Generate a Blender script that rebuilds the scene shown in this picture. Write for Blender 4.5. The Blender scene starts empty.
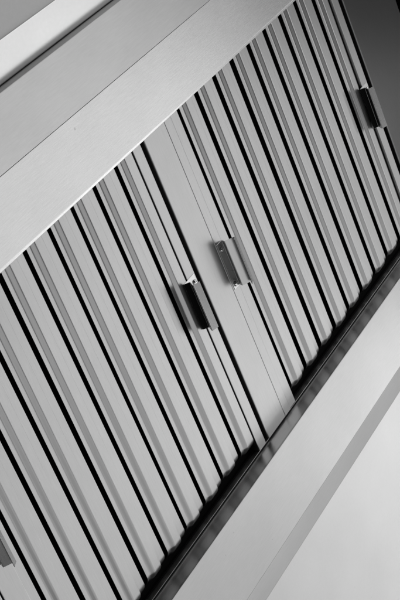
import bpy, bmesh, math, random
from mathutils import Matrix, Vector
random.seed(4)
S = 0.5                                   # drawing units -> metres
SC = bpy.context.scene
COL = SC.collection

# ------------------------------------------------------------------ camera
cam = bpy.data.cameras.new('camera')
cam_o = bpy.data.objects.new('camera', cam)
COL.objects.link(cam_o)
R = ((0.45291177637918534, -0.5173466476578736, 0.7261014866905388),
     (0.3612060675821847, 0.851064228434822, 0.38107723078197075),
     (-0.8151080293794589, 0.08967789714194438, 0.5723257596905226))
m = Matrix.Identity(4)
for i in range(3):
    m[i][0] = R[i][0]
    m[i][1] = -R[i][1]
    m[i][2] = -R[i][2]
m.translation = Vector((-1.089152230035808, -0.5716158461729561, -0.8584886395357838))
cam_o.matrix_world = m
cam.sensor_fit = 'VERTICAL'
cam.sensor_height = 36.0
cam.lens = 1555.09 / 600 * 36
cam.clip_start = 0.02
cam.clip_end = 100
SC.camera = cam_o

# ------------------------------------------------------------------ world and lamps
w = bpy.data.worlds.new('World')
SC.world = w
w.use_nodes = True
w.node_tree.nodes['Background'].inputs[0].default_value = (1, 1, 1, 1)
w.node_tree.nodes['Background'].inputs[1].default_value = 0.035


def lamp(name, direction, dist, sx, sy, power, target=(0.15, 0.0, 0.0), roll=0.0):
    d = Vector(direction).normalized()
    li = bpy.data.lights.new(name, 'AREA')
    li.shape = 'RECTANGLE'
    li.size, li.size_y = sx, sy
    li.energy = power
    o = bpy.data.objects.new(name, li)
    COL.objects.link(o)
    o.location = Vector(target) + d * dist
    o.rotation_euler = ((-d).to_track_quat('-Z', 'Y').to_matrix() @ Matrix.Rotation(roll, 3, 'Z')).to_euler()
    return o


lamp('softbox', (0.595, 0.360, -0.755), 2.4, 2.05, 1.10, 7.3)
lamp('side_softbox', (0.77, 0.43, -0.47), 2.4, 1.2, 0.9, 2.7)
lamp('front_softbox', (0.73, -0.36, -0.58), 2.4, 1.5, 1.3, 8.5)
lamp('rim_light', (0.63, 0.71, -0.30), 2.4, 1.4, 0.8, 6.2)
lamp('low_softbox', (-0.30, 0.50, -0.82), 2.4, 4.0, 1.35, 11.7)

SC.view_settings.view_transform = 'Standard'
SC.view_settings.look = 'None'
SC.view_settings.exposure = 0.0
SC.view_settings.gamma = 1.0


# ------------------------------------------------------------------ materials
def mat(name, base, rough, metal, grain=(0, 0, 0), bump=0.0, var=0.0, rvar=0.0, specks=0.0, spec=0.5):
    M = bpy.data.materials.new(name)
    M.use_nodes = True
    nt = M.node_tree
    b = nt.nodes['Principled BSDF']
    b.inputs['Base Color'].default_value = (base, base, base, 1)
    b.inputs['Roughness'].default_value = rough
    b.inputs['Metallic'].default_value = metal
    b.inputs['Specular IOR Level'].default_value = spec
    if grain != (0, 0, 0):
        tc = nt.nodes.new('ShaderNodeTexCoord')
        mp = nt.nodes.new('ShaderNodeMapping')
        mp.inputs['Scale'].default_value = grain
        nt.links.new(tc.outputs['Object'], mp.inputs['Vector'])
        n = nt.nodes.new('ShaderNodeTexNoise')
        n.inputs['Scale'].default_value = 1.0
        n.inputs['Detail'].default_value = 5.0
        n.inputs['Roughness'].default_value = 0.65
        nt.links.new(mp.outputs[0], n.inputs['Vector'])
        # broad, faint handling marks
        n2 = nt.nodes.new('ShaderNodeTexNoise')
        n2.inputs['Scale'].default_value = 14.0
        n2.inputs['Detail'].default_value = 4.0
        nt.links.new(tc.outputs['Object'], n2.inputs['Vector'])
        if var:
            mr = nt.nodes.new('ShaderNodeMapRange')
            mr.inputs['From Min'].default_value = 0.25
            mr.inputs['From Max'].default_value = 0.75
            mr.inputs['To Min'].default_value = base * (1 - var)
            mr.inputs['To Max'].default_value = base * (1 + var)
            nt.links.new(n.outputs['Fac'], mr.inputs['Value'])
            mx = nt.nodes.new('ShaderNodeMath')          # broad faint smudges on top of the grain
            mx.operation = 'MULTIPLY_ADD'
            mx.inputs[1].default_value = 0.16 * base
            sb = nt.nodes.new('ShaderNodeMath')
            sb.operation = 'SUBTRACT'
            sb.inputs[1].default_value = 0.5
            nt.links.new(n2.outputs['Fac'], sb.inputs[0])
            nt.links.new(sb.outputs[0], mx.inputs[0])
            nt.links.new(mr.outputs[0], mx.inputs[2])
            nt.links.new(mx.outputs[0], b.inputs['Base Color'])
            if specks:                                   # sparse specks of dust stuck to the face
                vo = nt.nodes.new('ShaderNodeTexVoronoi')
                vo.inputs['Scale'].default_value = specks
                nt.links.new(tc.outputs['Object'], vo.inputs['Vector'])
                sr = nt.nodes.new('ShaderNodeSeparateColor')
                nt.links.new(vo.outputs['Color'], sr.inputs[0])
                th = nt.nodes.new('ShaderNodeMath')
                th.operation = 'MULTIPLY'
                th.inputs[1].default_value = 0.045
                nt.links.new(sr.outputs[0], th.inputs[0])
                ls = nt.nodes.new('ShaderNodeMath')
                ls.operation = 'LESS_THAN'
                nt.links.new(vo.outputs['Distance'], ls.inputs[0])
                nt.links.new(th.outputs[0], ls.inputs[1])
                sp = nt.nodes.new('ShaderNodeMath')
                sp.operation = 'MULTIPLY_ADD'
                sp.inputs[1].default_value = -0.22 * base
                nt.links.new(ls.outputs[0], sp.inputs[0])
                nt.links.new(mx.outputs[0], sp.inputs[2])
                nt.links.new(sp.outputs[0], b.inputs['Base Color'])
        if rvar:
            mr = nt.nodes.new('ShaderNodeMapRange')
            mr.inputs['From Min'].default_value = 0.0
            mr.inputs['From Max'].default_value = 1.0
            mr.inputs['To Min'].default_value = rough * (1 - rvar)
            mr.inputs['To Max'].default_value = rough * (1 + rvar)
            nt.links.new(n2.outputs['Fac'], mr.inputs['Value'])
            nt.links.new(mr.outputs[0], b.inputs['Roughness'])
        if bump:
            bp = nt.nodes.new('ShaderNodeBump')
            bp.inputs['Strength'].default_value = bump
            bp.inputs['Distance'].default_value = 0.0004
            nt.links.new(n.outputs['Fac'], bp.inputs['Height'])
            nt.links.new(bp.outputs[0], b.inputs['Normal'])
    return M


# brushed along the length of the hood (X) or along the baffles (Y)
STEEL_X = mat('brushed_steel_lengthwise', 0.60, 0.27, 1.0, (60, 900, 900), 0.10, 0.06, 0.0, 30.0)
FASCIA = mat('fascia_steel', 0.49, 0.30, 1.0, (60, 900, 900), 0.10, 0.06)
STEEL_Y = mat('brushed_steel_baffle', 0.45, 0.30, 1.0, (900, 50, 900), 0.08, 0.05)
STEEL_WALL = mat('mill_finish_steel', 0.62, 0.38, 1.0, (60, 900, 900), 0.05, 0.05)
STEEL_GRIP = mat('polished_steel_grip', 0.62, 0.27, 1.0, (900, 60, 900), 0.05, 0.04, 0.10)
RIVET = mat('rivet_steel', 0.75, 0.12, 1.0)
WEB_SHADE = mat('web_shade_black', 0.006, 0.6, 0.0, spec=0.15)  # near black, stands for the shade on the handle web
PLENUM_SHADE = mat('plenum_shade', 0.004, 0.8, 0.0, spec=0.1)  # unlit interior put into the colour
PAINT = mat('satin_steel_board', 0.70, 0.22, 1.0, (300, 300, 300), 0.06, 0.02, 0.04)
SOFFIT = mat('satin_steel_panel', 0.52, 0.38, 1.0, (300, 300, 300), 0.06, 0.02, 0.0, 42.0)
REAR = mat('brushed_steel_rear', 0.43, 0.28, 1.0, (60, 900, 900), 0.10, 0.06, 0.0, 36.0)
END_DIM = mat('steel_end_dim_reflection', 0.19, 0.28, 1.0, (900, 60, 900), 0.08, 0.05)  # darker copy of the steel, dim reflection put into the colour
BEVEL = mat('dull_steel_bevel', 0.35, 0.30, 1.0, (60, 900, 900), 0.08, 0.05)
FLANGE = mat('dull_steel_flange', 0.34, 0.5, 1.0, (60, 900, 900), 0.1, 0.05)
PLASTER = mat('grey_ceiling_metal', 0.47, 0.40, 1.0, (300, 300, 300), 0.10, 0.03, 0.05)


# ------------------------------------------------------------------ helpers
def link(name, bm, material, parent=None):
    bmesh.ops.recalc_face_normals(bm, faces=bm.faces)
    me = bpy.data.meshes.new(name)
    bm.to_mesh(me)
    bm.free()
    me.materials.append(material)
    o = bpy.data.objects.new(name, me)
    COL.objects.link(o)
    if parent is not None:
        o.parent = parent
    return o


def empty(name, loc, label, cat, group=None):
    o = bpy.data.objects.new(name, None)
    COL.objects.link(o)
    o.location = Vector(loc) * S
    o.empty_display_size = 0.05
    o['label'] = label
    o['category'] = cat
    if group:
        o['group'] = group
    return o


def rounded(pts, r, n=4):
    """polyline with every inner corner turned into a small arc"""
    out = [Vector(pts[0])]
    for i in range(1, len(pts) - 1):
        a, b, c = Vector(pts[i - 1]), Vector(pts[i]), Vector(pts[i + 1])
        rr = min(r[i - 1] if isinstance(r, list) else r, (a - b).length * .45, (c - b).length * .45)
        p = b + (a - b).normalized() * rr
        q = b + (c - b).normalized() * rr
        for k in range(n + 1):
            t = k / n
            out.append(p * (1 - t) ** 2 + b * 2 * t * (1 - t) + q * t * t)
    out.append(Vector(pts[-1]))
    return out


def shell(bm, pts, th, lo, hi, axis='Y', drop=None):
    """bent sheet: 2D profile thickened by th towards its left, extruded along an axis"""
    n = len(pts)
    off = []
    for i in range(n):
        d1 = (pts[i] - pts[i - 1]).normalized() if i else (pts[1] - pts[0]).normalized()
        d2 = (pts[i + 1] - pts[i]).normalized() if i < n - 1 else d1
        nn = (Vector((-d1.y, d1.x)) + Vector((-d2.y, d2.x))).normalized()
        c = max(.4, nn.dot(Vector((-d1.y, d1.x))))
        off.append(pts[i] + nn * th / c)
    loop = list(pts) + off[::-1]

    def v3(p, t):
        q = (p.x, t, p.y) if axis == 'Y' else (t, p.x, p.y)
        return bm.verts.new(Vector(q) * S)
    k = len(loop)
    A = [v3(p, lo) for p in loop]
    rings = [A]
    for t, dz in (drop or []):
        rings.append([v3(p + Vector((0, dz)), t) for p in loop])
    B = [v3(p + Vector((0, drop[-1][1] * 1.25 if drop else 0)), hi) for p in loop]
    rings.append(B)
    for P, Q in zip(rings, rings[1:]):
        for i in range(k):
            bm.faces.new((P[i], P[(i + 1) % k], Q[(i + 1) % k], Q[i]))
    for i in range(n - 1):
        j = k - 1 - i
        bm.faces.new((A[i], A[i + 1], A[j - 1], A[j]))
        bm.faces.new((B[i], B[i + 1], B[j - 1], B[j]))


def sheet(name, pts, th, lo, hi, material, parent, axis='Y', r=0.002, drop=None):
    bm = bmesh.new()
    shell(bm, rounded(pts, r), th, lo, hi, axis, drop)
    return link(name, bm, material, parent)


def box(name, lo, hi, material, parent=None, bevel=0.0):
    bm = bmesh.new()
    bmesh.ops.create_cube(bm, size=1)
    for v in bm.verts:
        v.co = Vector([(lo[i] + hi[i]) / 2 + v.co[i] * (hi[i] - lo[i]) for i in range(3)]) * S
    if bevel:
        bmesh.ops.bevel(bm, geom=bm.edges[:], offset=bevel * S, segments=3, affect='EDGES', profile=.5)
    return link(name, bm, material, parent)


# ------------------------------------------------------------------ setting
ZS = 0.020                                    # underside of the white soffit
X0, X1 = -6.0, 8.0
s = box('soffit', (X0, 0.6113, ZS), (X1, 6.0, ZS + .05), SOFFIT)
s['kind'] = 'structure'
bm = bmesh.new()
shell(bm, rounded([(-0.639, .0255), (-0.639, ZS), (-0.5735, ZS + .0035), (-0.5735, .0705)], .003), 0.003, X0, X1, 'X')
s = link('soffit', bm, PAINT)
s['kind'] = 'structure'
s = box('ceiling', (X0, -8.0, 0.0258), (X1, -0.6365, 0.06), PLASTER)
s['kind'] = 'structure'

# ------------------------------------------------------------------ hood body
HX0, HX1 = -1.035, 1.330                      # ends of the opening
hood = empty('range_hood', (0, 0, 0), 'brushed steel kitchen range hood seen from below, framing the recessed baffle filters', 'range hood')
# front fascia: very slightly tilted strip with a returned edge against the soffit
sheet('fascia_flange', [(-0.5730, 0.068), (-0.5730, -0.0018)], 0.002, -2.2, 2.4, FLANGE, hood, 'X')
sheet('fascia', [(-0.5728, -0.0020), (-0.5728, -0.004), (-0.4587, 0.0), (-0.4587, 0.040)], 0.003, -2.2, 2.4, FASCIA, hood, 'X', [.0018, .0008])
# front lip: flat panel whose inner edge turns up into the recess
sheet('front_lip', [(-0.4578, 0.040), (-0.4578, 0.0005), (-0.3345, 0.0), (-0.3288, 0.0016), (-0.3288, 0.045)], 0.003, -2.2, 2.4, STEEL_X, hood, 'X', [.0008, .0012, .0008])
# rear lip
sheet('rear_lip', [(0.3870, 0.0045), (0.3870, 0.0), (0.5468, 0.0), (0.5468, 0.010)], 0.003, -2.2, 2.4, REAR, hood, 'X', [.004, .0010])
sheet('rear_bevel', [(0.5472, 0.0102), (0.5472, 0.0002), (0.6110, 0.0195), (0.6110, 0.068)], 0.003, -2.2, 2.4, BEVEL, hood, 'X', .0010)
sheet('recess_wall', [(0.3870, 0.0560), (0.3870, 0.0046)], 0.003, HX0, HX1 + .04, STEEL_WALL, hood, 'X')
# foot of the recess wall, a narrow turned-in ledge
sheet('recess_ledge', [(0.3842, 0.0400), (0.3842, 0.0560)], 0.0010, HX0, HX1, STEEL_WALL, hood, 'X', .0015)
# inside of the hood, its shade put into a near-black colour
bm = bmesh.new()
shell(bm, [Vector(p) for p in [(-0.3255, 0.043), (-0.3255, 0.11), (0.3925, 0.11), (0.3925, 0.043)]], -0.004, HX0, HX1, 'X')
link('plenum', bm, PLENUM_SHADE, hood)
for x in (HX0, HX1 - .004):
    box('end_wall', (x, -0.325, 0.052), (x + .004, 0.386, 0.109), PLENUM_SHADE, hood)
FY0, FY1 = -0.322, 0.3815                      # filters run between these
# blanking panels between and beside the filters
sheet('blanking_panel', [(0.0800, 0.060), (0.0800, 0.038), (0.1618, 0.038), (0.1618, 0.060)], 0.0025, FY0, 0.3825, STEEL_Y, hood, 'Y', [.0030, .0008])
sheet('blanking_panel', [(-1.030, 0.060), (-1.030, 0.038), (-0.7370, 0.038), (-0.7370, 0.060)], 0.0025, FY0, 0.3825, STEEL_Y, hood, 'Y', .0025)
end_panel = sheet('blanking_panel', [(0.9860, 0.060), (0.9860, 0.036), (0.9905, 0.036), (1.2800, 0.055), (1.2760, 0.060)], 0.0025, FY0, 0.3825, END_DIM, hood, 'Y', .0020)
end_panel['label'] = 'sloping end panel at the right end of the hood, dim reflection put into its colour'

# ------------------------------------------------------------------ baffle filters
ZL, ZC = 0.0443, 0.0380                       # ledge and crown of a baffle
BY0, BY1 = -0.318, 0.3680
# the baffle ends are pressed down into the end channel
PRESS = [(BY1 - .021 + .0025 * q, .0140 * (q / 8) ** 2.1) for q in range(0, 9)]


def make_handle(root, edge, sgn):
    """C-shaped pull, a riveted flange folded up into a short web, a leaning plate and a lip; sgn points inwards"""
    X = lambda q: edge + sgn * q
    z0, y0, y1 = 0.0370, -0.0275 - .002 * (sgn + 1), 0.0765 - .002 * (sgn + 1)
    sh = -.020 if sgn > 0 else 0.0           # the left pulls are riveted closer to the edge
    prof = [(X(.0045), z0), (X(.0455 + sh), z0), (X(.0385 + sh), z0 - .0105), (X(.0545 + sh), z0 - .0265), (X(.0405 + sh), z0 - .0330)]
    bm = bmesh.new()
    shell(bm, rounded(prof, .0012), 0.0011 * (1 if sgn > 0 else -1), y0, y1, 'Y')
    h = link('handle', bm, STEEL_GRIP, root)
    h.location = -root.location
    # thin black strip added on the web's inner face in place of its shade
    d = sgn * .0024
    shade_pts = [Vector((X(.0452 + sh) + d, z0 - .0008)), Vector((X(.0384 + sh) + d, z0 - .0102))]
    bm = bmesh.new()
    shell(bm, shade_pts, -0.0006 * sgn, y0 + .0006, y1 - .0006, 'Y')
    link('web_shade_strip', bm, WEB_SHADE, h)
    for y in (y0 + .015, y1 - .009):
        bm = bmesh.new()
        bmesh.ops.create_uvsphere(bm, u_segments=16, v_segments=8, radius=.0058 * S)
        for v in bm.verts:
            v.co = Vector((v.co.x, v.co.y, v.co.z * .55)) + Vector((X(.0130), y, z0 - .0006)) * S
        for f in bm.faces:
            f.smooth = True
        link('rivet', bm, RIVET, h)
    return h


def make_filter(x0, x1, slot0, pitch, label):
    root = empty('baffle_filter', ((x0 + x1) / 2, 0, ZC), label, 'grease filter', 'baffle filters in the hood')
    nb = 8

    def put(o):
        o.location = -root.location
        return o
    hw = .0058 if x0 < -.5 else .0080
    xs = [slot0 + pitch * k for k in range(9)]
    crease = .048 if x0 < -.5 else .026
    # left side frame with a shallow step
    put(sheet('side_frame', [(x0, .060), (x0, ZC), (x0 + crease, ZC), (x0 + crease + .0012, ZC + .0014), (xs[0] - .0085, ZC + .0014), (xs[0] - .0085, .060)], .002, FY0, FY1, STEEL_Y, root, 'Y', .0016))
    put(sheet('side_frame', [(x1 - .0300, .060), (x1 - .0300, ZC), (x1, ZC), (x1, .060)], .002, FY0, FY1, STEEL_Y, root, 'Y', .0016))
    # cross channels that carry the baffles, at both ends; their shadow is put into the colour
    put(sheet('end_frame', [(FY1, .052), (FY1, .060), (BY1 - .03, .060)], .002, x0 + .004, x1 - .004, PLENUM_SHADE, root, 'X', .0016))
    put(sheet('end_frame', [(FY0, .052), (FY0, .060), (BY0 + .03, .060)], -.002, x0 + .004, x1 - .004, PLENUM_SHADE, root, 'X', .0016))
    base = None
    for k in range(9):
        a = xs[k] + hw
        if k < 8:
            e = xs[k + 1] - hw
            p = [(a, ZL), (a + .14 * pitch, ZL), (a + .24 * pitch, ZC), (a + .525 * pitch, ZC), (a + .585 * pitch, ZL), (e, ZL), (e, ZL + .006)]
        else:
            e = x1 - .0342
            p = [(a, ZL), (a + .14 * pitch, ZL), (a + .24 * pitch, ZC), (a + .51 * pitch, ZC), (a + .585 * pitch, ZL), (e, ZL), (e, ZL + .006)]
            if e < a + .62 * pitch:
                p = p[:3] + [(e, ZC), (e, ZL + .006)]
        if k == 0 or k == 8:
            o = sheet('baffle', p, .0016, BY0, BY1, STEEL_Y, root, 'Y', [.0024, .0024, .0006, .0006, .0016, .0016] if len(p) > 5 else .0020, PRESS)
            base = base or o
        else:
            o = base.copy()
            COL.objects.link(o)
            o.parent = root
        o.location = -root.location + (Vector(((pitch * k + random.uniform(-.0007, .0007)) * S, random.uniform(-.0035, .0010) * S, random.uniform(-.0003, .0003))) if 0 < k < 8 else Vector((0, 0, 0)))
        if 0 < k < 8:                      # each channel sits a hair out of true
            rot = Matrix.Rotation(random.uniform(-.009, .009), 3, 'Y') @ Matrix.Rotation(random.uniform(-.0012, .0012), 3, 'Z')
            piv = Vector((xs[0] + pitch / 2, 0, ZL)) * S
            o.rotation_euler = rot.to_euler()
            o.location += piv - rot @ piv
    make_handle(root, x0, 1)
    make_handle(root, x1, -1)
    return root


make_filter(-0.7340, 0.0660, -0.6550, 0.0793, 'steel baffle filter at the left end of the hood, before the plain divider strip')
make_filter(0.1625, 0.9715, 0.2265, 0.0809, 'steel baffle filter at the right end of the hood, beside the sloping end panel')
